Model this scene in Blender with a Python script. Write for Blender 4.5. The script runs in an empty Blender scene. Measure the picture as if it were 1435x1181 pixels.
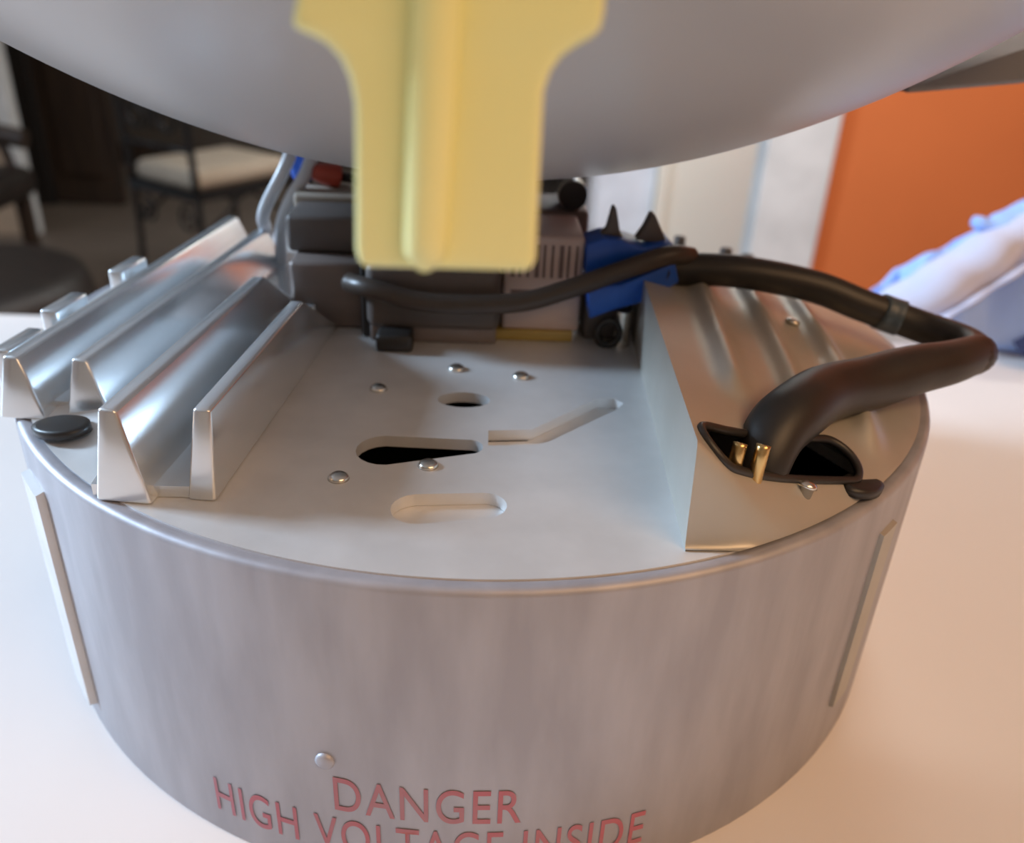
import bpy, bmesh, math, random
from mathutils import Vector, Matrix
random.seed(7)
SC = bpy.context.scene
COL = SC.collection
PI = math.pi

# ------------------------------------------------------------------ scale
S = 0.135          # drum radius in metres: the drum and its neighbours are modelled in drum radii
H = 0.643          # drum height in radii
TH = 0.92          # counter height
def W(x, y, z):    # drum-radius units (z = 0 at the deck) -> metres
    return Vector((S * x, S * y, TH + S * (z + H)))

# ------------------------------------------------------------------ camera
cam = bpy.data.cameras.new('camera')
cam.sensor_width = 36.0
cam.lens = 36.0 * 1176.217 / 1435.0
cam.clip_start = 0.01
cam.dof.use_dof = True
cam.dof.focus_distance = 0.175
cam.dof.aperture_fstop = 12.0
co = bpy.data.objects.new('camera', cam)
COL.objects.link(co)
th, ro, ps = .481712, -.0475182, .0424446
fx = Vector((math.sin(ps), math.cos(ps), 0)); rx = Vector((math.cos(ps), -math.sin(ps), 0)); uz = Vector((0, 0, 1))
fw = fx * math.cos(th) - uz * math.sin(th); up = fx * math.sin(th) + uz * math.cos(th)
X = rx * math.cos(ro) - up * math.sin(ro); Y = rx * math.sin(ro) + up * math.cos(ro)
M = Matrix((X, Y, -fw)).transposed().to_4x4()
M.translation = W(0, -1.904419, .736691)
co.matrix_world = M
SC.camera = co

# ------------------------------------------------------------------ light and exposure
SC.view_settings.view_transform = 'Standard'
SC.view_settings.look = 'None'
SC.view_settings.gamma = 1.0
SC.view_settings.use_curve_mapping = False
SC.view_settings.exposure = 0.0
wd = bpy.data.worlds.new('world'); SC.world = wd; wd.use_nodes = True
wd.node_tree.nodes['Background'].inputs[0].default_value = (.75, .85, 1, 1)
wd.node_tree.nodes['Background'].inputs[1].default_value = .6
def area(name, loc, to, size, size_y, power, col):
    l = bpy.data.lights.new(name, 'AREA'); l.shape = 'RECTANGLE'; l.size = size; l.size_y = size_y
    l.energy = power; l.color = col
    o = bpy.data.objects.new(name, l); COL.objects.link(o)
    o.location = loc
    o.rotation_euler = (Vector(to) - Vector(loc)).to_track_quat('-Z', 'Y').to_euler()
    return o
area('window_daylight', (-2.1, .40, 1.92), (0, 0, TH + .1), .34, .5, 84, (.575, .772, 1))
area('ceiling_lamp_light', (.9, -.9, 2.45), (.3, 0, TH), 1.3, 1.3, 29, (1, .60, .31))
area('orange_wall_fill', (.6, 1.2, 2.45), (.95, 2.6, .6), .8, .5, 33, (.98, .93, .88))  # added fill, no fixture: brightens the orange wall and white trim
area('cream_wall_fill', (.75, 3.0, 2.5), (1.0, 3.6, .9), .4, .3, 42, (.95, 1, .99))  # unseen area light added to lift the cream wall and bluish door

# ------------------------------------------------------------------ materials
def mat(name, col, rough=.5, metal=0., col2=None, scale=8., bump=0., stretch=None, spec=.5, detail=4., bscale=None, trans=0.):
    m = bpy.data.materials.new(name); m.use_nodes = True
    nt = m.node_tree; b = nt.nodes['Principled BSDF']
    b.inputs['Roughness'].default_value = rough
    b.inputs['Metallic'].default_value = metal
    b.inputs['Specular IOR Level'].default_value = spec
    b.inputs['Transmission Weight'].default_value = trans
    tc = nt.nodes.new('ShaderNodeTexCoord'); mp = nt.nodes.new('ShaderNodeMapping')
    nt.links.new(tc.outputs['Object'], mp.inputs['Vector'])
    if stretch: mp.inputs['Scale'].default_value = stretch
    nz = nt.nodes.new('ShaderNodeTexNoise'); nz.inputs['Scale'].default_value = scale; nz.inputs['Detail'].default_value = detail
    nt.links.new(mp.outputs['Vector'], nz.inputs['Vector'])
    c2 = col2 or tuple(c * .86 for c in col)
    rp = nt.nodes.new('ShaderNodeValToRGB')
    rp.color_ramp.elements[0].position = .35; rp.color_ramp.elements[1].position = .65
    rp.color_ramp.elements[0].color = (*c2, 1); rp.color_ramp.elements[1].color = (*col, 1)
    nt.links.new(nz.outputs['Fac'], rp.inputs['Fac'])
    nt.links.new(rp.outputs['Color'], b.inputs['Base Color'])
    if bump:
        bp = nt.nodes.new('ShaderNodeBump'); bp.inputs['Strength'].default_value = bump; bp.inputs['Distance'].default_value = .002
        n2 = nz
        if bscale:
            n2 = nt.nodes.new('ShaderNodeTexNoise'); n2.inputs['Scale'].default_value = bscale
            nt.links.new(mp.outputs['Vector'], n2.inputs['Vector'])
        nt.links.new(n2.outputs['Fac'], bp.inputs['Height']); nt.links.new(bp.outputs['Normal'], b.inputs['Normal'])
    return m
STEEL = mat('galvanised_steel', (.75, .75, .745), .46, .38, (.67, .67, .665), 60, .06)
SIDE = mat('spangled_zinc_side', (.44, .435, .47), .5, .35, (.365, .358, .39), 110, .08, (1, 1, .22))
FIN = mat('bright_fin_steel', (.80, .83, .85), .24, .75, (.73, .76, .78), 30, .03)
COVER = mat('dull_cover_steel', (.51, .49, .44), .45, .45, (.46, .44, .39), 40, .05)
SCREW = mat('screw_zinc', (.78, .76, .70), .22, .95)
BRASS = mat('brass', (.75, .52, .22), .28, .95)
BLACK = mat('black_rubber', (.018, .016, .015), .42, 0, (.026, .023, .02), 30)
SLEEVE = mat('black_cable_sleeve', (.021, .019, .017), .46, 0, (.013, .012, .011), 50, .1)
DARKPL = mat('dark_brown_plastic', (.12, .10, .09), .5, 0, (.095, .08, .072), 20)
CORE = mat('laminated_core_steel', (.23, .185, .165), .45, .2, (.18, .145, .13), 120, .1, (.2, .2, 1))
BEIGE = mat('beige_tape', (.34, .28, .22), .6)
LABEL = mat('pale_pink_label', (.62, .50, .46), .55, 0, (.56, .44, .40), 30)
LABINK = mat('label_print_brown', (.20, .14, .13), .6)
YTAPE = mat('amber_tape', (.42, .30, .08), .45)
BLUE = mat('blue_plastic', (.012, .10, .52), .38, 0, (.010, .08, .44), 20)
BLUEGREY = mat('blue_grey_tape', (.06, .09, .12), .4)
REDP = mat('red_plastic', (.45, .06, .03), .45)
WHITEW = mat('white_wire', (.72, .76, .80), .3)
RED = mat('red_print', (.48, .13, .16), .6, 0, (.42, .20, .23), 45)
LIDM = mat('grey_lid_plastic', (.455, .445, .44), .31, .1, (.435, .425, .42), 10)
YEL = mat('yellow_plastic', (.88, .85, .37), .20, 0, (.86, .82, .35), 12)
TABLE = mat('white_counter_laminate', (.84, .79, .76), .38, 0, (.82, .77, .74), 5)
ORANGE = mat('orange_paint', (.74, .20, .055), .7, 0, (.71, .19, .052), 3)
CREAM = mat('cream_paint', (.74, .73, .66), .7, 0, (.72, .71, .64), 3)
TAN = mat('tan_paint', (.50, .38, .27), .75, 0, (.47, .36, .255), 3)
WHITE = mat('white_trim_paint', (.84, .86, .87), .5)
BLUEWH = mat('bluish_white_door_paint', (.70, .77, .88), .5)
TRIMGR = mat('grey_white_trim_paint', (.70, .73, .73), .55)
DWALL = mat('dark_taupe_paint', (.075, .062, .05), .8, 0, (.065, .054, .044), 3)
DWOOD = mat('dark_brown_wood', (.040, .025, .016), .55, 0, (.022, .014, .010), 6, 0, (6, 6, .6))
FLOOR = mat('dark_floor_boards', (.17, .135, .105), .5, 0, (.13, .10, .08), 5, 0, (1, 7, 1))
CEIL = mat('ceiling_paint', (.62, .60, .56), .85)
IRON = mat('black_wrought_iron', (.012, .011, .011), .45, .4)
CUSH = mat('cream_cushion_fabric', (.40, .33, .25), .85, 0, (.35, .285, .215), 60, .2)
LEATHER = mat('dark_brown_leather', (.018, .012, .009), .5, 0, (.012, .009, .007), 30, .1)
SHIRT = mat('lavender_white_cotton', (.60, .60, .72), .85, 0, (.55, .55, .68), 14, .15)
SHIRTB = mat('light_blue_cotton', (.38, .56, .98), .85, 0, (.34, .51, .93), 14, .15)
NAVY = mat('navy_cotton', (.02, .025, .07), .85)
GLASS = mat('window_glass', (.9, .95, 1), .02, 0, (.9, .95, 1), 2, trans=1.0)

# ------------------------------------------------------------------ helpers
def link(name, bm, m, parent=None, smooth=False, **props):
    me = bpy.data.meshes.new(name); bm.normal_update(); bm.to_mesh(me); bm.free()
    if m: me.materials.append(m)
    if smooth:
        for p in me.polygons: p.use_smooth = True
    o = bpy.data.objects.new(name, me); COL.objects.link(o)
    if parent: o.parent = parent
    for k, v in props.items(): o[k] = v
    return o
def auto_smooth(o, ang=40):
    for p in o.data.polygons: p.use_smooth = True
    o.data.set_sharp_from_angle(angle=math.radians(ang))
    return o
def thing(name, label, cat, loc=(0, 0, 0), rz=0, group=None):
    o = bpy.data.objects.new(name, None); COL.objects.link(o)
    o.empty_display_size = .02
    o.location = loc; o.rotation_euler = (0, 0, rz); o['label'] = label; o['category'] = cat
    if group: o['group'] = group
    return o
def tag(o, label, cat, group=None):
    o['label'] = label; o['category'] = cat
    if group: o['group'] = group
    return o
def box(bm, x0, x1, y0, y1, z0, z1, bev=0., seg=2, rot=None, k=1.):
    r = bmesh.ops.create_cube(bm, size=1.0)
    vs = r['verts']
    bmesh.ops.scale(bm, vec=(x1 - x0, y1 - y0, z1 - z0), verts=vs)
    if bev:
        es = list({e for v in vs for e in v.link_edges})
        rb = bmesh.ops.bevel(bm, geom=es, offset=bev, segments=seg, affect='EDGES', profile=.5)
        vs = list({v for f in rb['faces'] for v in f.verts} | {v for v in vs if v.is_valid})
    if rot is not None: bmesh.ops.rotate(bm, cent=(0, 0, 0), matrix=rot, verts=vs)
    bmesh.ops.translate(bm, vec=((x0 + x1) / 2, (y0 + y1) / 2, (z0 + z1) / 2), verts=vs)
    return vs
def boxo(name, m, parent, x0, x1, y0, y1, z0, z1, bev=0., **kw):
    bm = bmesh.new(); box(bm, x0, x1, y0, y1, z0, z1, bev); return link(name, bm, m, parent, **kw)
def D(x, y, z):    # drum-radius units -> metres relative to the drum base
    return Vector((S * x, S * y, S * (z + H)))
def dbox(name, m, parent, x0, x1, y0, y1, z0, z1, bev=.006, rz=0):
    bm = bmesh.new()
    vs = box(bm, S * x0, S * x1, S * y0, S * y1, S * (z0 + H), S * (z1 + H), S * bev)
    if rz: bmesh.ops.rotate(bm, cent=D((x0 + x1) / 2, (y0 + y1) / 2, 0), matrix=Matrix.Rotation(rz, 3, 'Z'), verts=bm.verts)
    return auto_smooth(link(name, bm, m, parent), 50)
def catmull(pts, n=8):
    P = [Vector(p) for p in pts]; P = [P[0] * 2 - P[1]] + P + [P[-1] * 2 - P[-2]]
    out = []
    for i in range(1, len(P) - 2):
        for k in range(n):
            t = k / n
            out.append(.5 * ((2 * P[i]) + (P[i + 1] - P[i - 1]) * t + (2 * P[i - 1] - 5 * P[i] + 4 * P[i + 1] - P[i + 2]) * t * t
                             + (-P[i - 1] + 3 * P[i] - 3 * P[i + 1] + P[i + 2]) * t ** 3))
    out.append(P[-2]); return out
def tube(bm, pts, r, seg=12, flat=1.0, rad=None, cap=True):
    n = len(pts); rings = []
    ref = Vector((0, 0, 1))
    for i, p in enumerate(pts):
        t = (pts[min(i + 1, n - 1)] - pts[max(i - 1, 0)]).normalized()
        if i == 0:
            a = t.cross(ref)
            if a.length < .1: a = t.cross(Vector((1, 0, 0)))
            a.normalize()
        else:
            a = (a - t * a.dot(t)).normalized()
        b = t.cross(a)
        rr = rad[i] if rad else r
        rings.append([bm.verts.new(p + (a * math.cos(2 * PI * k / seg) + b * math.sin(2 * PI * k / seg) * flat) * rr) for k in range(seg)])
    for i in range(n - 1):
        for k in range(seg):
            bm.faces.new((rings[i][k], rings[i][(k + 1) % seg], rings[i + 1][(k + 1) % seg], rings[i + 1][k]))
    if cap:
        bm.faces.new(rings[0][::-1]); bm.faces.new(rings[-1])
def lathe(bm, prof, seg=64, cx=0, cy=0, close=False):
    rings = []
    for r, z in prof:
        if r < 1e-6: rings.append([bm.verts.new((cx, cy, z))])
        else: rings.append([bm.verts.new((cx + r * math.cos(2 * PI * k / seg), cy + r * math.sin(2 * PI * k / seg), z)) for k in range(seg)])
    idx = list(range(len(rings))); pairs = list(zip(idx, idx[1:])) + ([(idx[-1], 0)] if close else [])
    for i, j in pairs:
        A, B = rings[i], rings[j]
        for k in range(seg):
            q = (k + 1) % seg
            if len(A) == 1 and len(B) == 1: continue
            if len(A) == 1: bm.faces.new((A[0], B[q], B[k]))
            elif len(B) == 1: bm.faces.new((A[k], A[q], B[0]))
            else: bm.faces.new((A[k], A[q], B[q], B[k]))
def prism(bm, pts, d):           # polygon (list of Vector) pushed along d
    a = [bm.verts.new(p) for p in pts]; b = [bm.verts.new(p + d) for p in pts]
    n = len(a)
    bm.faces.new(a); bm.faces.new(b[::-1])
    for i in range(n): bm.faces.new((a[i], b[i], b[(i + 1) % n], a[(i + 1) % n]))
    bmesh.ops.recalc_face_normals(bm, faces=bm.faces)
def curve_plate(name, outlines, thick, m, parent, z, bev=0.):   # flat plate with holes; outlines in metres
    cu = bpy.data.curves.new(name, 'CURVE'); cu.dimensions = '2D'; cu.fill_mode = 'BOTH'; cu.extrude = thick / 2; cu.bevel_depth = bev
    for pl in outlines:
        s = cu.splines.new('POLY'); s.points.add(len(pl) - 1); s.use_cyclic_u = True
        for i, (x, y) in enumerate(pl): s.points[i].co = (x, y, 0, 1)
    t = bpy.data.objects.new('tmp', cu); COL.objects.link(t)
    dg = bpy.context.evaluated_depsgraph_get()
    me = bpy.data.meshes.new_from_object(t.evaluated_get(dg)); me.name = name
    bpy.data.objects.remove(t); bpy.data.curves.remove(cu)
    for v in me.vertices: v.co.z += z - thick / 2
    me.materials.clear(); me.materials.append(m)
    o = bpy.data.objects.new(name, me); COL.objects.link(o); o.parent = parent
    return o
def capsule(ax, ay, bx, by, r0, r1, n=10):   # rounded slot outline (drum-radius units -> metres)
    a = math.atan2(by - ay, bx - ax); out = []
    for k in range(n + 1):
        t = a + PI / 2 + PI * k / n; out.append((S * (ax + r0 * math.cos(t)), S * (ay + r0 * math.sin(t))))
    for k in range(n + 1):
        t = a - PI / 2 + PI * k / n; out.append((S * (bx + r1 * math.cos(t)), S * (by + r1 * math.sin(t))))
    return out
def sst(a, b, x):
    t = min(1, max(0, (x - a) / (b - a))); return t * t * (3 - 2 * t)

# ================================================================== SETTING
def struct(name, m, *b, bev=0., parent=None):
    o = boxo(name, m, parent, *b, bev=bev)
    if parent is None: o['kind'] = 'structure'
    return o
struct('floor', FLOOR, -3.2, 3.6, -2.6, 6.0, -.1, 0)
struct('ceiling', CEIL, -3.2, 3.6, -2.6, 6.0, 2.6, 2.7)
struct('wall_front', TAN, -3.2, 3.6, -2.7, -2.6, 0, 2.6)
# left wall: tan in the far room, with a real window opening beside the counter
WX = -2.25
wl = struct('wall_left', TAN, WX - .12, WX, -2.6, -.1, 0, 2.6)
struct('wall_left', TAN, WX - .12, WX, .9, 2.4, 0, 2.6)
struct('wall_left', TAN, WX - .12, WX, -.1, .9, 0, 1.4)
struct('wall_left', TAN, WX - .12, WX, -.1, .9, 2.4, 2.6)
w1 = thing('window_1', 'daylit window in the left wall', 'window', (WX, .4, 1.4)); del w1['category']; del w1['label']; w1['kind'] = 'structure'
bm = bmesh.new()
box(bm, -.08, .02, -.5, -.45, 0, 1.0); box(bm, -.08, .02, .45, .5, 0, 1.0); box(bm, -.08, .02, -.45, .45, 0, .05); box(bm, -.08, .02, -.45, .45, .95, 1.0)
link('window_frame', bm, WHITE, w1)
boxo('window_pane', GLASS, w1, -.06, -.052, -.45, .45, .05, .95)
boxo('window_sill', WHITE, w1, -.02, .06, -.54, .54, -.03, 0, .004)
# far left: end of a tan wall with a grey-white casing, then the dark room behind it
struct('wall_tan', TAN, -3.2, -2.06, 3.55, 3.59, 0, 2.6)
struct('trim_1', TRIMGR, -2.085, -2.022, 3.53, 3.60, 0, 2.6, bev=.004)
d2 = thing('door_2', 'x', 'door', (-1.98, 4.15, 0)); del d2['category']; del d2['label']; d2['kind'] = 'structure'
boxo('door_leaf', DWOOD, d2, -.22, .12, -.02, .02, .01, 2.05, .004)
boxo('door_panel', DWOOD, d2, -.16, .06, -.035, -.02, .15, .95, .006)
boxo('door_panel', DWOOD, d2, -.16, .06, -.035, -.02, 1.05, 1.95, .006)
boxo('door_jamb', mat('near_black_wood', (.012, .010, .009), .6), d2, -.30, -.22, -.06, .06, 0, 2.1, .004)
struct('wall_back', DWALL, -3.2, .44, 5.2, 5.32, 0, 2.6)
struct('wall_side', DWALL, -3.2, -2.5, 3.67, 5.2, 0, 2.6)
struct('baseboard_back', DWOOD, -3.2, .44, 5.18, 5.2, 0, .12)
# right: white door, cream wall, white pillar, orange wall
d1 = thing('door_1', 'x', 'door', (.62, 3.6, 0)); del d1['category']; del d1['label']; d1['kind'] = 'structure'
boxo('door_leaf', BLUEWH, d1, -.16, .14, 0, .05, .01, 2.05, .004)
boxo('door_panel', BLUEWH, d1, -.11, .09, -.012, 0, .95, 1.9, .006)
struct('trim_2', CREAM, .762, .812, 3.56, 3.68, 0, 2.6, bev=.004)
struct('wall_cream', CREAM, .812, 3.6, 3.6, 3.72, 0, 2.6)
struct('trim_3', WHITE, .845, 1.055, 2.36, 2.46, 0, 2.6, bev=.004)
struct('wall_orange', ORANGE, 1.055, 3.6, 2.40, 2.52, 0, 2.6)
struct('baseboard_orange', WHITE, 1.055, 3.6, 2.385, 2.40, 0, .12)
struct('wall_right', ORANGE, 3.5, 3.6, -2.6, 2.40, 0, 2.6)
struct('wall_passage', DWALL, .44, .50, 3.6, 5.2, 0, 2.6)

# ================================================================== COUNTER
tb = thing('counter', 'long white laminate counter that the opened drum stands on', 'table', (0, -.45, 0))
boxo('countertop', TABLE, tb, -1.3, 1.25, -.55, .672, TH - .04, TH, .005)
boxo('cabinet_base', mat('counter_base_paint', (.62, .58, .54), .6), tb, -1.22, 1.15, -.35, .55, .09, TH - .04, .004)
boxo('toe_kick', DWOOD, tb, -1.18, 1.1, -.3, .5, 0, .09)
for i in range(4):
    boxo('cabinet_door', mat('counter_door_paint', (.66, .62, .58), .55), tb, -1.19 + i * .585, -.63 + i * .585, -.37, -.35, .12, TH - .07, .004)

# ================================================================== DRUM
drum = thing('steel_drum', 'round galvanized steel electrical drum with fins, slots and red warning print, on the white counter', 'drum', (0, 0, TH))
bm = bmesh.new()
lathe(bm, [(S * .97, 0), (S * .996, 0), (S * 1.0, S * .01), (S * 1.0, S * (H - .012)), (S * .997, S * (H - .004)), (S * .988, S * H), (S * .968, S * (H - .004)), (S * .968, S * .01)], 160, close=True)
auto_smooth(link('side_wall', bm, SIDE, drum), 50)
bm = bmesh.new(); lathe(bm, [(0, S * .004), (S * .97, S * .004), (S * .97, S * .02), (0, S * .02)], 64)
link('bottom_plate', bm, BLACK, drum)
# deck with its cut-outs and pressed grooves
circ = [(S * .972 * math.cos(2 * PI * k / 180), S * .972 * math.sin(2 * PI * k / 180)) for k in range(180)]
slot = capsule(-.165, -.617, -.02, -.598, .052, .026)
slot_r = [(S * x, S * y) for x, y in ((.34, -.88), (.70, -.68), (.62, -.52), (.36, -.66))]
oval = [(S * (-.034 + .052 * math.cos(2 * PI * k / 20)), S * (-.409 + .034 * math.sin(2 * PI * k / 20))) for k in range(20)]
gA = [(S * x, S * y) for x, y in ((.015, -.535), (.095, -.527), (.235, -.385), (.268, -.383), (.285, -.405), (.27, -.43), (.125, -.572), (.10, -.585), (.015, -.592))]
gB = capsule(-.095, -.80, .01, -.785, .042, .036)
curve_plate('deck', [circ, slot, oval, gA, gB, slot_r], S * .022, STEEL, drum, S * H)
def pan(pts, grow, zt, name):
    cx = sum(p[0] for p in pts) / len(pts); cy = sum(p[1] for p in pts) / len(pts)
    bm = bmesh.new()
    prism(bm, [Vector((cx + (x - cx) * grow, cy + (y - cy) * grow, S * (H + zt))) for x, y in pts], Vector((0, 0, -S * .01)))
    return link(name, bm, STEEL, drum)
pan(gA, 1.12, -.0225, 'groove_pan'); pan(gB, 1.12, -.0225, 'groove_pan')
# added black disc under the deck, stands in for shade inside the slots
bm = bmesh.new(); lathe(bm, [(0, S * (H - .30)), (S * .95, S * (H - .30)), (S * .95, S * (H - .28)), (0, S * (H - .28))], 48)
link('slot_dark_disc', bm, BLACK, drum)

# screws
bm = bmesh.new()
lathe(bm, [(0, S * .009), (S * .011, S * .0085), (S * .016, S * .005), (S * .018, 0), (S * .014, 0), (S * .014, -S * .03), (0, -S * .03)], 20)
scr = link('screw', bm, SCREW, drum, smooth=True)
spots = [(-.231, -.716, 0), (-.087, -.668, 0), (-.207, -.372, 0), (-.054, -.262, 0), (.083, -.292, 0)]
scr.location = D(*spots[0])
def mk_screw(x, y, z, tilt=0):
    o = scr.copy(); COL.objects.link(o); o.parent = drum; o.location = D(x, y, z); o.rotation_euler = (0, tilt, random.random())
    return o
for s_ in spots[1:]: mk_screw(*s_)

# ---- heat-sink fins on the left
fins = [((-.418, -.775), (-.375, -.29), -.03, 0), ((-.555, -.784), (-.487, -.143), .05, 0), ((-.713, -.525), (-.608, .365), .42, .0), ((-.834, -.522), (-.72, .498), .52, .0)]
hs = bpy.data.objects.new('heat_sink', None); COL.objects.link(hs); hs.parent = drum; hs.empty_display_size = .02
bm = bmesh.new()
prism(bm, [D(x, y, .001) for x, y in ((-.425, -.785), (-.60, -.785), (-.62, -.52), (-.83, -.50), (-.85, .35), (-.74, .60), (-.60, .55), (-.45, .05), (-.395, -.30))], Vector((0, 0, S * .02)))
link('fin_base', bm, FIN, hs)
for (fx_, fy), (bx_, by), yb, _ in fins:
    d = Vector((bx_ - fx_, by - fy, 0)); d.normalize(); n = Vector((d.y, -d.x, 0))
    h = .152 if fy < -.7 else .115; th_, bh = .014, .034; rb_ = .012 if fx_ > -.45 else .056
    f0 = Vector((fx_, fy, 0)); b0 = Vector((bx_, by, 0))
    fb = f0 - d * .02; bb = f0 + d * ((yb - fy) / d.y)
    bm = bmesh.new()
    P = lambda v, s, w, z: D(*(v + n * s * w + Vector((0, 0, z))))
    q = [bm.verts.new(P(fb, -1, bh, .0)), bm.verts.new(P(fb, 1, rb_, .0)), bm.verts.new(P(f0, 1, th_, h)), bm.verts.new(P(f0, -1, th_, h)),
         bm.verts.new(P(bb, -1, bh, .0)), bm.verts.new(P(bb, 1, rb_, .0)), bm.verts.new(P(b0, 1, th_, h)), bm.verts.new(P(b0, -1, th_, h))]
    for f in ((0, 1, 2, 3), (5, 4, 7, 6), (1, 5, 6, 2), (4, 0, 3, 7), (3, 2, 6, 7), (0, 4, 5, 1)): bm.faces.new([q[i] for i in f])
    bmesh.ops.recalc_face_normals(bm, faces=bm.faces)
    bmesh.ops.bevel(bm, geom=list(bm.edges), offset=S * .006, segments=2, affect='EDGES', profile=.5)
    auto_smooth(link('fin', bm, FIN, hs), 50)
# corner plate in front of the two outer fins, falling to the rim
bm = bmesh.new(); G = []
for a in range(25):
    x = -.965 + .385 * a / 24; yr = -math.sqrt(max(.0, .976 ** 2 - x * x)); row = []
    ye = max(yr + .01, -.47)
    for b in range(13):
        t = b / 12; y = yr + (ye - yr) * t
        row.append(bm.verts.new(D(x, y, .003 + .034 * sst(0, .16, .976 - math.hypot(x, y)) * (1 - sst(-.66, -.58, x)))))
    G.append(row)
for a in range(24):
    for b in range(12): bm.faces.new((G[a][b], G[a + 1][b], G[a + 1][b + 1], G[a][b + 1]))
link('corner_plate', bm, STEEL, drum, smooth=True)
bm = bmesh.new(); lathe(bm, [(0, S * .004), (S * .04, S * .0035), (S * .05, S * .001), (S * .05, -S * .012), (0, -S * .012)], 24)
hole1 = link('dark_hole_disc', bm, BLACK, drum, smooth=True)  # flat black disc in place of an open hole and its darkness
hole1.location = D(-.725, -.605, .026); hole1.rotation_euler = (0, math.radians(-6), math.radians(-20)); hole1.scale = (1.1, .75, 1)
# clips on the outer side of the fins
for x, y, z in ((-.855, .07, .09), (-.885, -.20, .09), (-.905, -.36, .07)):
    dbox('edge_clip', FIN, drum, x - .018, x + .018, y - .06, y + .06, .0, z + .012, .006, rz=-.12)

# ---- raised cover on the right: sheet that falls from the channel wall to the rim, with ribs and a slot
def cin(y): return .31 + (y + .874) * .055
def ch(u, x, y):
    z = .165 * max(0, 1 - u) ** .9 * sst(-.895, -.86, y)
    for xk in (.47, .60, .73):
        c = xk + .10 * (y + .3)
        z += .026 * math.exp(-((x - c) / .026) ** 2) * sst(-.66, -.56, y) * (1 - sst(.30, .42, y)) * (1 - sst(.85, 1, u))
    return z * (1 - .8 * sst(.10, .60, y)) + .003
bm = bmesh.new()
NU, NV = 110, 170
y0, y1 = -.897, .80
grid = []
ax, ay, bx, by = .362, -.815, .605, -.69
def inslot(x, y):
    dx, dy = bx - ax, by - ay; L2 = dx * dx + dy * dy
    t = min(1, max(0, ((x - ax) * dx + (y - ay) * dy) / L2))
    return math.hypot(x - ax - t * dx, y - ay - t * dy) < .034 + .004 * t
for j in range(NV + 1):
    y = y0 + (y1 - y0) * (j / NV) ** 1.35; xi = cin(y); xo = math.sqrt(.978 ** 2 - y * y); row = []
    for i in range(NU + 1):
        u = i / NU; x = xi + (xo - xi) * u
        row.append(bm.verts.new(D(x, y, ch(u, x, y))))
    grid.append(row)
for j in range(NV):
    for i in range(NU):
        q = (grid[j][i], grid[j][i + 1], grid[j + 1][i + 1], grid[j + 1][i])
        c = (q[0].co + q[2].co) / 2
        if inslot(c.x / S, c.y / S): continue
        bm.faces.new(q)
for v in {v for e in bm.edges if len(e.link_faces) == 1 for v in e.verts}:
    x, y = v.co.x / S, v.co.y / S
    if not (.33 < x < .68 and -.87 < y < -.64): continue
    dx, dy = bx - ax, by - ay; t = min(1, max(0, ((x - ax) * dx + (y - ay) * dy) / (dx * dx + dy * dy)))
    px, py = ax + t * dx, ay + t * dy; r = math.hypot(x - px, y - py)
    if r > .06 or r < .01: continue
    k = (.034 + .004 * t) / r; v.co.x = S * (px + (x - px) * k); v.co.y = S * (py + (y - py) * k)
lowr = [bm.verts.new(Vector((r[0].co.x, r[0].co.y, S * H))) for r in grid]
sw = [bm.verts.new(r[0].co.copy()) for r in grid]
for j in range(NV): bm.faces.new((sw[j], sw[j + 1], lowr[j + 1], lowr[j]))
back = [bm.verts.new(v.co.copy()) for v in grid[-1]]; lb = [bm.verts.new(Vector((v.co.x, v.co.y, S * H))) for v in back]
for i in range(NU): bm.faces.new((back[i], lb[i], lb[i + 1], back[i + 1]))
bmesh.ops.recalc_face_normals(bm, faces=bm.faces)
cov = link('ribbed_cover', bm, COVER, drum, smooth=True)
bm = bmesh.new(); pts = []
aa = math.atan2(by - ay, bx - ax)
def onc(x, y): return D(x, y, ch((x - cin(y)) / (math.sqrt(.978 ** 2 - y * y) - cin(y)), x, y) + .001)
for k in range(17):
    t = aa + PI / 2 + PI * k / 16; pts.append(onc(ax + .034 * math.cos(t), max(-.852, ay + .034 * math.sin(t))))
for k in range(1, 8): pts.append(pts[16].lerp(onc(bx + .038 * math.cos(aa - PI / 2), by + .038 * math.sin(aa - PI / 2)), k / 8))
for i_ in range(17, 24):
    v = pts[i_]; pts[i_] = onc(v.x / S, v.y / S)
for k in range(17):
    t = aa - PI / 2 + PI * k / 16; pts.append(onc(bx + .038 * math.cos(t), by + .038 * math.sin(t)))
e_ = pts[-1]
for k in range(1, 9): v = e_.lerp(pts[0], k / 8); pts.append(onc(v.x / S, v.y / S))
tube(bm, pts, S * .0075, 8, cap=False); link('slot_edging', bm, BLACK, drum, smooth=True)
mk_screw(.517, -.787, .052, .3); mk_screw(.695, -.142, .085, .3); mk_screw(.60, -.56, .075, .25)
hole2 = hole1.copy(); COL.objects.link(hole2); hole2.parent = drum; hole2.location = D(.645, -.715, .016); hole2.rotation_euler = (.1, .2, .7); hole2.scale = (1.1, .6, 1)  # second black disc, likewise for a dark hole in the cover
# brass terminal prongs at the cable slot
for k, (dx, dy) in enumerate(((-.022, 0), (.012, -.004))):
    bm = bmesh.new(); tube(bm, catmull([D(.408 + dx, -.815 + dy, .06), D(.405 + dx, -.828 + dy, .12), D(.409 + dx, -.822 + dy, .145)], 4), S * .011, 10)
    link('brass_prong', bm, BRASS, drum, smooth=True)
# little studs on the far edge
for x, y in ((.62, .73), (.74, .61), (.79, .55)):
    bm = bmesh.new(); lathe(bm, [(0, S * .045), (S * .018, S * .04), (S * .022, 0), (0, 0)], 14)
    st = link('stud', bm, DARKPL, drum, smooth=True); st.location = D(x, y, .0)

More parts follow.
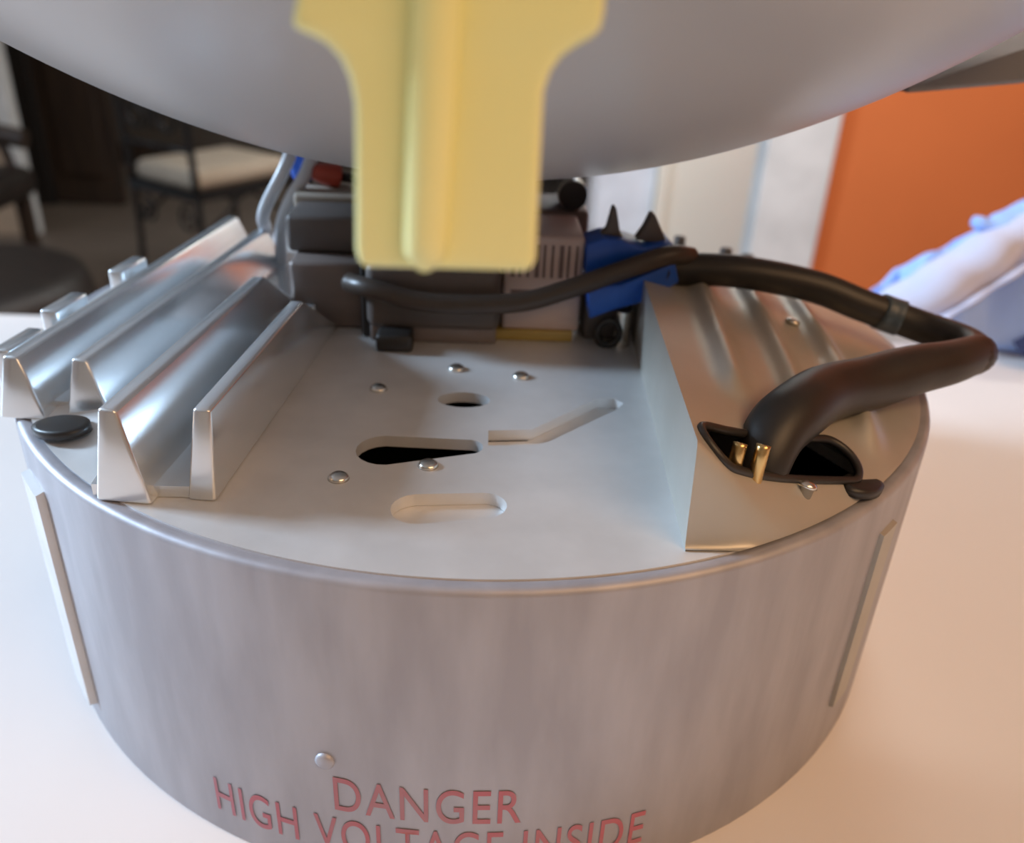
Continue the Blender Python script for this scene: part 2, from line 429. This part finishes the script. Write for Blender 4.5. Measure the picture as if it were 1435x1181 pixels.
# ---- transformer assembly across the back
tr = bpy.data.objects.new('transformer', None); COL.objects.link(tr); tr.parent = drum; tr.empty_display_size = .02
dbox('end_core', CORE, tr, -.445, -.275, -.05, .16, 0, .158, .012)
dbox('bobbin', DARKPL, tr, -.46, -.28, .02, .2, .158, .245, .012)
dbox('bobbin_tape', BEIGE, tr, -.47, .10, .16, .30, .20, .262, .01)
dbox('rear_core', CORE, tr, -.42, .26, .20, .40, 0, .235, .012)
dbox('winding', DARKPL, tr, -.262, .038, -.128, .1, .03, .185, .02)
dbox('winding_cheek', BLACK, tr, -.276, -.256, -.10, .1, 0, .20, .006)
dbox('winding_foot', CORE, tr, -.255, .03, -.12, .1, 0, .05, .006)
dbox('tail_terminal', BLACK, tr, -.235, -.155, -.185, -.125, 0, .04, .008)
dbox('labelled_block', LABEL, tr, .042, .222, -.08, .12, .02, .245, .010)
dbox('amber_tape', YTAPE, tr, .015, .208, -.092, .0, 0, .026, .004)
for k in range(9):
    x = .058 + k * .018
    dbox('label_bar', LABINK, tr, x, x + (.006 if k % 3 else .010), -.0815, -.079, .15, .225, 0)
dbox('label_bar', LABINK, tr, .06, .20, -.0815, -.079, .112, .12, 0)
dbox('label_bar', LABINK, tr, .06, .17, -.0815, -.079, .090, .097, 0)
bm = bmesh.new(); tube(bm, [D(.215, .20, .272), D(.215, .33, .272)], S * .036, 24)
auto_smooth(link('capacitor', bm, BLACK, tr), 40)
bm = bmesh.new(); tube(bm, [D(.215, .215, .272), D(.215, .235, .272)], S * .038, 24)
auto_smooth(link('capacitor_ring', bm, SCREW, tr), 40)
dbox('side_tab', FIN, tr, -.425, -.385, -.075, -.05, .01, .06, .004)
# ring terminal and pale post below the blue clip
bm = bmesh.new(); tube(bm, [D(.318, -.10, .0), D(.32, -.10, .085)], S * .018, 14); auto_smooth(link('terminal_post', bm, SCREW, tr), 40)
bm = bmesh.new()
ring = [D(.287 + .026 * math.cos(t), -.112, .035 + .03 * math.sin(t)) for t in [2 * PI * k / 20 for k in range(21)]]
tube(bm, ring, S * .009, 8, cap=False); link('ring_terminal', bm, BLACK, tr, smooth=True)
dbox('terminal_strip', DARKPL, tr, .235, .345, -.07, .05, 0, .10, .008)

# ---- seam strips and rivet on the side
def side_patch(name, a0, a1, z0, z1, r, m, n=6):
    bm = bmesh.new(); A = []
    for k in range(n + 1):
        a = math.radians(a0 + (a1 - a0) * k / n)
        A.append([bm.verts.new(D(rr * math.sin(a), -rr * math.cos(a), z)) for rr, z in ((.999, z0), (r, z0 + .004), (r, z1 - .004), (.999, z1))])
    for k in range(n):
        for j in range(3): bm.faces.new((A[k][j], A[k + 1][j], A[k + 1][j + 1], A[k][j + 1]))
    for e in (A[0], A[-1]): bm.faces.new(e)
    bmesh.ops.recalc_face_normals(bm, faces=bm.faces)
    return link(name, bm, m, drum)
side_patch('seam_strip', -54, -48.5, -.575, -.075, 1.014, STEEL)
side_patch('seam_strip', 44.5, 48.0, -.50, -.085, 1.008, COVER)
bm = bmesh.new(); tube(bm, [D(math.sin(math.radians(-13.3)) * r, -math.cos(math.radians(-13.3)) * r, -.363) for r in (.99, 1.004, 1.007)], S * .016, 14, rad=[S * .016, S * .016, S * .011])
link('rivet', bm, SIDE, drum, smooth=True)

# ---- red warning print wrapped round the side
def wrap_text(txt, a0, a1, z0, z1, name):
    cu = bpy.data.curves.new('tmp', 'FONT'); cu.body = txt; cu.size = 1; cu.offset = .004; cu.space_character = 1.12
    t = bpy.data.objects.new('tmp', cu); COL.objects.link(t)
    me = bpy.data.meshes.new_from_object(t.evaluated_get(bpy.context.evaluated_depsgraph_get()))
    bpy.data.objects.remove(t); bpy.data.curves.remove(cu)
    bm = bmesh.new(); bm.from_mesh(me); bpy.data.meshes.remove(me)
    xs = [v.co.x for v in bm.verts]; ys = [v.co.y for v in bm.verts]
    bmesh.ops.subdivide_edges(bm, edges=[e for e in bm.edges if abs(e.verts[0].co.x - e.verts[1].co.x) > .25], cuts=2)
    for v in bm.verts:
        a = math.radians(a0 + (a1 - a0) * (v.co.x - min(xs)) / (max(xs) - min(xs))); z = z0 + (z1 - z0) * (v.co.y - min(ys)) / (max(ys) - min(ys))
        v.co = D(1.0012 * math.sin(a), -1.0012 * math.cos(a), z)
    return link(name, bm, RED, drum)
wrap_text('DANGER', -12.7, 4.8, -.475, -.396, 'warning_print')
wrap_text('HIGH VOLTAGE INSIDE', -26.3, 17.4, -.578, -.495, 'warning_print')

# ================================================================== LID hanging over the drum
LA, LC, LX, LY, LZ = 2.0475, 2.4364, -.0333, .147, 2.7848
lid = thing('domed_lid', 'large grey domed lid lifted above the drum, near side tilted up', 'lid', W(LX, LY, .349))
def lz(r): return LZ - LC * math.sqrt(1 - (r / LA) ** 2)
def rb(phi): return 1.10 - .26 * math.sin(phi)
bm = bmesh.new(); NP, NR = 128, 30
rings = [[bm.verts.new((0, 0, 0))]]
for i in range(1, NR + 1):
    t = i / NR; ring = []
    for k in range(NP):
        p = 2 * PI * k / NP; r = rb(p) * t
        ring.append(bm.verts.new((S * r * math.cos(p), S * r * math.sin(p), S * (lz(r) - .349))))
    rings.append(ring)
for k in range(NP): bm.faces.new((rings[0][0], rings[1][(k + 1) % NP], rings[1][k]))
for i in range(1, NR):
    for k in range(NP): q = (k + 1) % NP; bm.faces.new((rings[i][k], rings[i][q], rings[i + 1][q], rings[i + 1][k]))
sh = link('shell', bm, LIDM, lid, smooth=True)
md = sh.modifiers.new('thickness', 'SOLIDIFY'); md.thickness = S * .03; md.offset = -1
bm = bmesh.new(); prev = None; R_ = []
for k in range(NP):
    p = 2 * PI * k / NP; r = rb(p); z = lz(r) - .349; c, s = math.cos(p), math.sin(p)
    R_.append([bm.verts.new((S * (r + o) * c, S * (r + o) * s, S * (z + dz))) for o, dz in ((-.03, .0), (-.005, -.012), (.10, -.012), (.125, 0), (.125, .04), (.10, .05), (-.03, .05))])
for k in range(NP):
    A, B = R_[k], R_[(k + 1) % NP]
    for j in range(7): bm.faces.new((A[j], A[(j + 1) % 7], B[(j + 1) % 7], B[j]))
bmesh.ops.recalc_face_normals(bm, faces=bm.faces)
auto_smooth(link('rim_flange', bm, LIDM, lid), 50)

# grip ear that sticks out of the rim on the right
bm = bmesh.new(); o4 = W(LX, LY, .349); A = []
for k in range(15):
    t = k / 14; x = .97 + .48 * t
    zl = .548 + .068 * t ** 1.1 + .02 * max(0, t - .5); zt = zl + .012 + .085 * min(1, t * 1.6)
    yo = .20 + .02 * math.sin(PI * t); wd_ = .05 + .10 * t
    A.append([bm.verts.new(W(x, yo - wd_ + dy * 2 * wd_, z) - o4) for dy, z in ((0, zl + .01), (.08, zl), (.92, zl), (1, zl + .01), (1, zt), (0, zt))])
for k in range(14):
    for j in range(6): bm.faces.new((A[k][j], A[k][(j + 1) % 6], A[k + 1][(j + 1) % 6], A[k + 1][j]))
bm.faces.new(A[0]); bm.faces.new(A[-1])
bmesh.ops.recalc_face_normals(bm, faces=bm.faces)
auto_smooth(link('grip_ear', bm, mat('dark_grey_plastic', (.16, .15, .145), .5), lid), 40)

# ================================================================== YELLOW BRACKET
BY = -1.235
yb = thing('yellow_bracket', 'yellow plastic T-shaped bracket with a rounded centre rib, hanging from the grey lid', 'bracket', W(-.09, BY, .50))
YOUT = [(-0.1354, 0.9), (-0.1354, 0.7458), (-0.1405, 0.7189), (-0.1442, 0.7041), (-0.1415, 0.6996), (-0.132, 0.6962), (-0.1205, 0.691), (-0.1108, 0.6809), (-0.1052, 0.6685), (-0.1023, 0.6512), (-0.103, 0.6229), (-0.1062, 0.5393), (-0.1044, 0.5287), (-0.0988, 0.5234), (0.0329, 0.5245), (0.0392, 0.5278), (0.0424, 0.5351), (0.0414, 0.6016), (0.041, 0.6644), (0.0449, 0.6785), (0.0527, 0.6895), (0.0626, 0.6966), (0.0746, 0.7033), (0.0803, 0.7096), (0.0815, 0.719), (0.0817, 0.7282), (0.0801, 0.7549), (0.0801, 0.9)]
def YL(x, y, z): return Vector((S * (x + .09), S * (y - BY), S * (z - .50)))
cu = bpy.data.curves.new('plate', 'CURVE'); cu.dimensions = '2D'; cu.fill_mode = 'BOTH'
cu.extrude = S * .013; cu.bevel_depth = S * .0085; cu.bevel_resolution = 4; cu.offset = -S * .0085
sp = cu.splines.new('POLY'); sp.points.add(len(YOUT) - 1); sp.use_cyclic_u = True
for i_, (x, z) in enumerate(YOUT): sp.points[i_].co = (S * (x + .09), S * (z - .50), 0, 1)
t_ = bpy.data.objects.new('tmp', cu); COL.objects.link(t_)
me = bpy.data.meshes.new_from_object(t_.evaluated_get(bpy.context.evaluated_depsgraph_get()))
bpy.data.objects.remove(t_); bpy.data.curves.remove(cu)
bm = bmesh.new(); bm.from_mesh(me); bpy.data.meshes.remove(me)
for v in bm.verts: v.co = Vector((v.co.x, S * .0215 - v.co.z, v.co.y))
bmesh.ops.remove_doubles(bm, verts=bm.verts, dist=1e-6)
bmesh.ops.recalc_face_normals(bm, faces=bm.faces)
auto_smooth(link('plate', bm, YEL, yb), 50)
bm = bmesh.new()
pts = [YL(-.0493 + .0105 * min(1, k / 15), BY - .004, 0.5258 + (.86 - 0.5258) * k / 24) for k in range(25)]
rad = [S * .0185 * (math.sin(min(1, (k + .35) / 1.6) * PI / 2)) for k in range(25)]
tube(bm, pts, S * .0165, 18, rad=rad, flat=1.0)
link('rib', bm, YEL, yb, smooth=True)

# ================================================================== CABLES
cab = thing('black_power_cable', 'thick black sleeved cable looping from the cover slot back over the far rim', 'cable', W(.477, -.62, .02))
off = W(.477, -.62, .02)
def CW(p): return W(*p) - off
loop1 = [(.385, -.10, .185), (.43, -.08, .182), (.577, -.09, .182), (.744, -.09, .155), (.86, -.10, .118), (.93, -.105, .098), (1.0, -.14, .082), (1.04, -.20, .082), (1.05, -.25, .083), (1.03, -.31, .086), (.96, -.345, .09)]
loop2 = [(1.045, -.29, .086), (.94, -.37, .095), (.83, -.43, .10), (.71, -.50, .10), (.61, -.575, .115), (.53, -.665, .125), (.475, -.725, .115), (.447, -.765, .075), (.44, -.778, .01)]
p1 = catmull([CW(p) for p in loop1], 8); bm = bmesh.new(); tube(bm, p1, S * .037, 16); link('cable_run', bm, SLEEVE, cab, smooth=True)
p2 = catmull([CW(p) for p in loop2], 8); bm = bmesh.new(); tube(bm, p2, S * .042, 16, rad=[S * (.040 + .012 * min(1, i / 20) - .012 * max(0, (i - 44) / 20)) for i in range(len(p2))]); link('cable_run', bm, SLEEVE, cab, smooth=True)
bm = bmesh.new(); tube(bm, catmull([CW(p) for p in ((.905, -.103, .106), (.93, -.105, .098), (.955, -.115, .093))], 4), S * .041, 18); link('tape_band', bm, BLUEGREY, cab, smooth=True, label='blue-grey tape band round the cable')

thin = thing('thin_brown_cable', 'thin dark brown cable running across the transformer into the blue clip', 'cable', W(-.15, -.17, .1))
off2 = W(-.15, -.17, .1)
bm = bmesh.new()
tube(bm, catmull([W(*p) - off2 for p in ((-.30, -.10, .13), (-.246, -.15, .135), (-.12, -.165, .112), (.066, -.165, .118), (.188, -.15, .150), (.30, -.135, .19), (.40, -.12, .222), (.46, -.08, .21))], 8), S * .022, 14)
link('cable_sleeve', bm, mat('brown_black_sleeve', (.06, .045, .035), .4), thin, smooth=True)

clip = thing('blue_cable_clip', 'bright blue plastic clip with two dark prongs gripping the cables behind the deck', 'clip', W(.32, -.08, .15))
off3 = W(.32, -.08, .15)
def CL(x, y, z): return W(x, y, z) - off3
def wedge(name, poly, ya, yb_, m, bev=.006):
    bm = bmesh.new(); prism(bm, [CL(x, ya, z) for x, z in poly], Vector((0, S * (yb_ - ya), 0)))
    bmesh.ops.bevel(bm, geom=list(bm.edges), offset=S * bev, segments=2, affect='EDGES', profile=.5)
    return auto_smooth(link(name, bm, m, clip), 40)
wedge('upper_jaw', [(.224, .165), (.222, .235), (.26, .25), (.30, .247), (.35, .232), (.41, .245), (.425, .215), (.40, .20), (.31, .195)], -.10, .0, BLUE)
wedge('lower_jaw', [(.238, .072), (.226, .15), (.30, .155), (.415, .21), (.43, .165), (.36, .118), (.29, .095)], -.13, -.02, BLUE)
wedge('prong', [(.248, .238), (.268, .262), (.277, .310), (.284, .310), (.298, .255), (.31, .24)], -.07, -.035, DARKPL, .003)
wedge('prong', [(.335, .24), (.352, .268), (.363, .298), (.371, .298), (.395, .255), (.405, .235)], -.07, -.03, DARKPL, .003)

wires = []
for nm, lab, pts in (('white_wire', 'white wire rising behind the fins, left one of the pair', [(-.62, .42, .02), (-.60, .38, .11), (-.575, .27, .17), (-.545, .21, .225), (-.495, .21, .31), (-.475, .26, .37)]),
                     ('white_wire', 'white wire rising behind the fins, right one beside the red connector', [(-.56, .36, .02), (-.545, .31, .10), (-.52, .24, .17), (-.485, .21, .24), (-.452, .22, .29), (-.43, .27, .35)])):
    o0 = W(*pts[0]); bm = bmesh.new(); tube(bm, catmull([W(*p) - o0 for p in pts], 6), S * .0165, 12, flat=.8)
    o = link(nm, bm, WHITEW, None, smooth=True); o.location = o0; tag(o, lab, 'wire', 'white wires behind the fins')
def nut(name, lab, m, p, q):
    t = thing(name, lab, 'connector', W(*p)); o0 = W(*p)
    a, b = Vector((0, 0, 0)), W(*q) - o0; bm = bmesh.new()
    tube(bm, [a, a.lerp(b, .2), a.lerp(b, .7), b], 0, 14, rad=[S * .028, S * .03, S * .024, S * .014]); auto_smooth(link('cap', bm, m, t), 40)
    bm = bmesh.new(); tube(bm, [a, a - b * .6, a - b * 1.1 + Vector((0, 0, -S * .05))], S * .012, 10); link('lead', bm, BLACK, t, smooth=True)
nut('red_wire_connector', 'small red connector standing behind the transformer next to white wires', REDP, (-.37, .26, .285), (-.44, .24, .30))
nut('blue_wire_connector', 'small dark blue connector between the two white wires', BLUE, (-.465, .30, .275), (-.485, .27, .33))

# ================================================================== SHIRT over a chair back (far right)

sh_ = thing('blue_shirt', 'rumpled light blue shirt heaped on the far edge of the white counter', 'shirt', (.42, .22, TH))
def SH(x, y, z): return Vector((x - .475, y - .22, z - TH))
def lerp_path(P, s):
    s = min(.9999, max(0, s)) * (len(P) - 1); i = int(s); f = s - i; f = f * f * (3 - 2 * f) * .5 + f * .5
    return Vector(P[i]).lerp(Vector(P[i + 1]), f)
FR = [(.305, .236, .923), (.325, .226, .924), (.36, .205, .924), (.44, .18, .924), (.62, .14, .924)]
RG = [(.300, .250, .928), (.325, .262, .945), (.365, .265, .972), (.44, .262, 1.000), (.66, .25, 1.03)]
BK = [(.305, .262, .923), (.325, .285, .924), (.37, .31, .935), (.45, .32, .93), (.66, .32, .93)]
bm = bmesh.new(); NS, NT = 90, 40; G = []
for i in range(NS + 1):
    s = i / NS; a, r, b = lerp_path(FR, s), lerp_path(RG, s), lerp_path(BK, s); row = []
    for j in range(NT + 1):
        t = j / NT
        if t < .6:
            q = t / .6; p = a.lerp(r, q); p.z += .016 * math.sin(PI * q) * min(1, s * 4)
        else:
            q = (t - .6) / .4; p = r.lerp(b, q); p.z += .014 * math.sin(PI * q)
        w = math.sin(PI * min(1, t / .6 * .5 + .08)) * min(1, s * 3)
        fold = .010 * math.sin(19 * s + 5 * t + 1.5 * math.sin(7 * t)) + .005 * math.sin(33 * s - 9 * t + 2) + .004 * math.sin(17 * t + 12 * s)
        p += Vector((-.3, -.55, .55)) * fold * w
        row.append(bm.verts.new(SH(*p)))
    G.append(row)
for i in range(NS):
    for j in range(NT): bm.faces.new((G[i][j], G[i + 1][j], G[i + 1][j + 1], G[i][j + 1]))
body = link('shirt_body', bm, SHIRTB, sh_, smooth=True)
md = body.modifiers.new('cloth', 'SOLIDIFY'); md.thickness = .0015
def sleeve(name, pts, rads, flat, m, tw=0.):
    bm = bmesh.new(); P = catmull([SH(*p) for p in pts], 10); n = len(P)
    rr = []
    for i in range(n):
        f = i / (n - 1) * (len(rads) - 1); k = min(int(f), len(rads) - 2); rr.append(rads[k] + (rads[k + 1] - rads[k]) * (f - k) + .001 * math.sin(i * .6))
    tube(bm, P, 0, 22, rad=rr, flat=flat)
    for v in bm.verts: v.co += Vector((0, -.3, .7)) * .0014 * math.sin(v.co.x * 120 + v.co.y * 120 + v.co.z * 60)
    return link(name, bm, m, sh_, smooth=True)
sleeve('sleeve', [(.291, .247, .926), (.305, .236, .934), (.325, .225, .950), (.345, .222, .968), (.362, .225, .980), (.39, .23, .995)], [.004, .014, .022, .021, .018, .016], .75, SHIRT)
sleeve('collar', [(.345, .236, .992), (.357, .232, .990), (.375, .235, .995), (.42, .24, 1.012)], [.005, .010, .014, .016], .6, SHIRTB)
sleeve('button_placket', [(.322, .205, .937), (.335, .203, .950), (.352, .203, .966), (.37, .205, .978)], [.002, .004, .004, .003], .5, SHIRT)
bm = bmesh.new(); prism(bm, [SH(.362, .178, .930), SH(.40, .160, .928), SH(.42, .166, .946), SH(.385, .180, .944)], Vector((0, .012, .004))); link('navy_lining', bm, NAVY, sh_)


# ================================================================== FAR LEFT FURNITURE
def iron_chair(loc, rz, label):
    t = thing('iron_chair', label, 'chair', loc, rz)
    w, d, sz = .17, .21, .44
    for x, y in ((-w, -d), (w, -d), (-w, d), (w, d)):
        bm = bmesh.new()
        fl = 1 if y > 0 else -1
        tube(bm, catmull([Vector((x, y, sz)), Vector((x * 1.02, y * 1.01, .25)), Vector((x * 1.08, y * 1.08, .05)), Vector((x * 1.12, y * 1.14, .006))], 5), .011, 8); link('leg', bm, IRON, t, smooth=True)
    bm = bmesh.new()
    box(bm, -w - .012, w + .012, -d - .012, -d + .012, sz - .02, sz + .01); box(bm, -w - .012, w + .012, d - .012, d + .012, sz - .02, sz + .01)
    box(bm, -w - .012, -w + .012, -d, d, sz - .02, sz + .01); box(bm, w - .012, w + .012, -d, d, sz - .02, sz + .01)
    link('seat_frame', bm, IRON, t)
    bm = bmesh.new(); box(bm, -w + .004, w - .004, -d + .004, d - .004, sz + .008, sz + .075, .028, 4); auto_smooth(link('cushion', bm, CUSH, t), 60)
    for x in (-w, w):
        bm = bmesh.new(); tube(bm, catmull([Vector((x, -d, sz)), Vector((x, -d - .01, .7)), Vector((x, -d - .05, 1.02))], 6), .012, 8); link('back_post', bm, IRON, t, smooth=True)
    bm = bmesh.new(); tube(bm, catmull([Vector((-w, -d - .05, 1.02)), Vector((0, -d - .05, 1.08)), Vector((w, -d - .05, 1.02))], 8), .012, 8)
    link('back_rail', bm, IRON, t, smooth=True); bm = bmesh.new()
    tube(bm, [Vector((-w, -d - .005, .58)), Vector((w, -d - .005, .58))], .009, 8); link('back_rail', bm, IRON, t, smooth=True)
    for sx in (-1, 1):
        bm = bmesh.new(); pts = []
        for k in range(40):
            a = k / 39 * 3.2 * PI; r = .012 + .06 * (k / 39)
            pts.append(Vector((sx * (.078 + r * math.cos(a) * .95), -d - .012, .68 + r * math.sin(a) * 1.2)))
        tube(bm, pts, .007, 6); link('scroll', bm, IRON, t, smooth=True)
        bm = bmesh.new(); pts = []
        for k in range(30):
            a = k / 29 * 2.6 * PI; r = .01 + .04 * (k / 29)
            pts.append(Vector((sx * (.11 - r * math.cos(a)), -d, .35 + r * math.sin(a))))
        tube(bm, pts, .006, 6); link('apron_scroll', bm, IRON, t, smooth=True)
    for sx in (-1, 1):
        bm = bmesh.new(); tube(bm, catmull([Vector((sx * (w + .0), -d, .30)), Vector((sx * w, -d / 2, .36)), Vector((sx * w, 0, .42)), Vector((sx * w, d / 2, .36)), Vector((sx * w, d, .30))], 6), .007, 6); link('apron_brace', bm, IRON, t, smooth=True)
    return t
A = Vector((-.95, 2.55, 0)); wv = Vector((-.82, .57, 0)); dv = Vector((.57, .82, 0))
iron_chair(A + wv * .17 + dv * .21, math.atan2(-.57, .82), 'black wrought-iron dining chair with scrollwork back and cream seat cushion in the dark room')

ot = thing('round_ottoman', 'round dark brown leather ottoman on the dark floor by the counter corner', 'ottoman', (-1.24, 1.68, 0))
bm = bmesh.new(); lathe(bm, [(0, .05), (.26, .05), (.28, .07), (.285, .40), (.27, .435), (.24, .45), (0, .455)], 48); auto_smooth(link('upholstered_body', bm, LEATHER, ot), 50)
bm = bmesh.new(); lathe(bm, [(.279, .36), (.289, .365), (.289, .375), (.279, .38)], 48, close=True); link('piping', bm, BLACK, ot, smooth=True)
for k in range(4):
    a = PI / 4 + k * PI / 2; bm = bmesh.new(); lathe(bm, [(0, 0), (.018, 0), (.024, .05), (0, .05)], 14, .2 * math.cos(a), .2 * math.sin(a)); link('leg', bm, DWOOD, ot)

ac = thing('dark_armchair', 'dark wooden armchair half out of frame before the tan wall', 'chair', (-1.77, 2.32, 0))
bm = bmesh.new(); box(bm, -.28, .31, -.26, .26, .42, .52, .045, 4); auto_smooth(link('seat', bm, LEATHER, ac), 60)
for y in (-.25, .25):
    for x in (-.26, .24):
        bm = bmesh.new(); box(bm, x - .02, x + .02, y - .02, y + .02, 0, .42 if x > 0 else .95, .004); link('leg', bm, DWOOD, ac)
    bm = bmesh.new(); tube(bm, catmull([Vector((-.26, y, .60)), Vector((0, y, .62)), Vector((.20, y, .61)), Vector((.29, y, .595))], 6), .032, 12, rad=None); auto_smooth(link('armrest', bm, DWOOD, ac), 60)
    bm = bmesh.new(); tube(bm, catmull([Vector((.24, y, .42)), Vector((.22, y, .55)), Vector((.20, y, .61))], 5), .016, 8); link('arm_post', bm, DWOOD, ac, smooth=True)
bm = bmesh.new(); box(bm, -.30, -.24, -.26, .26, .55, 1.0, .02); auto_smooth(link('backrest', bm, LEATHER, ac), 60)
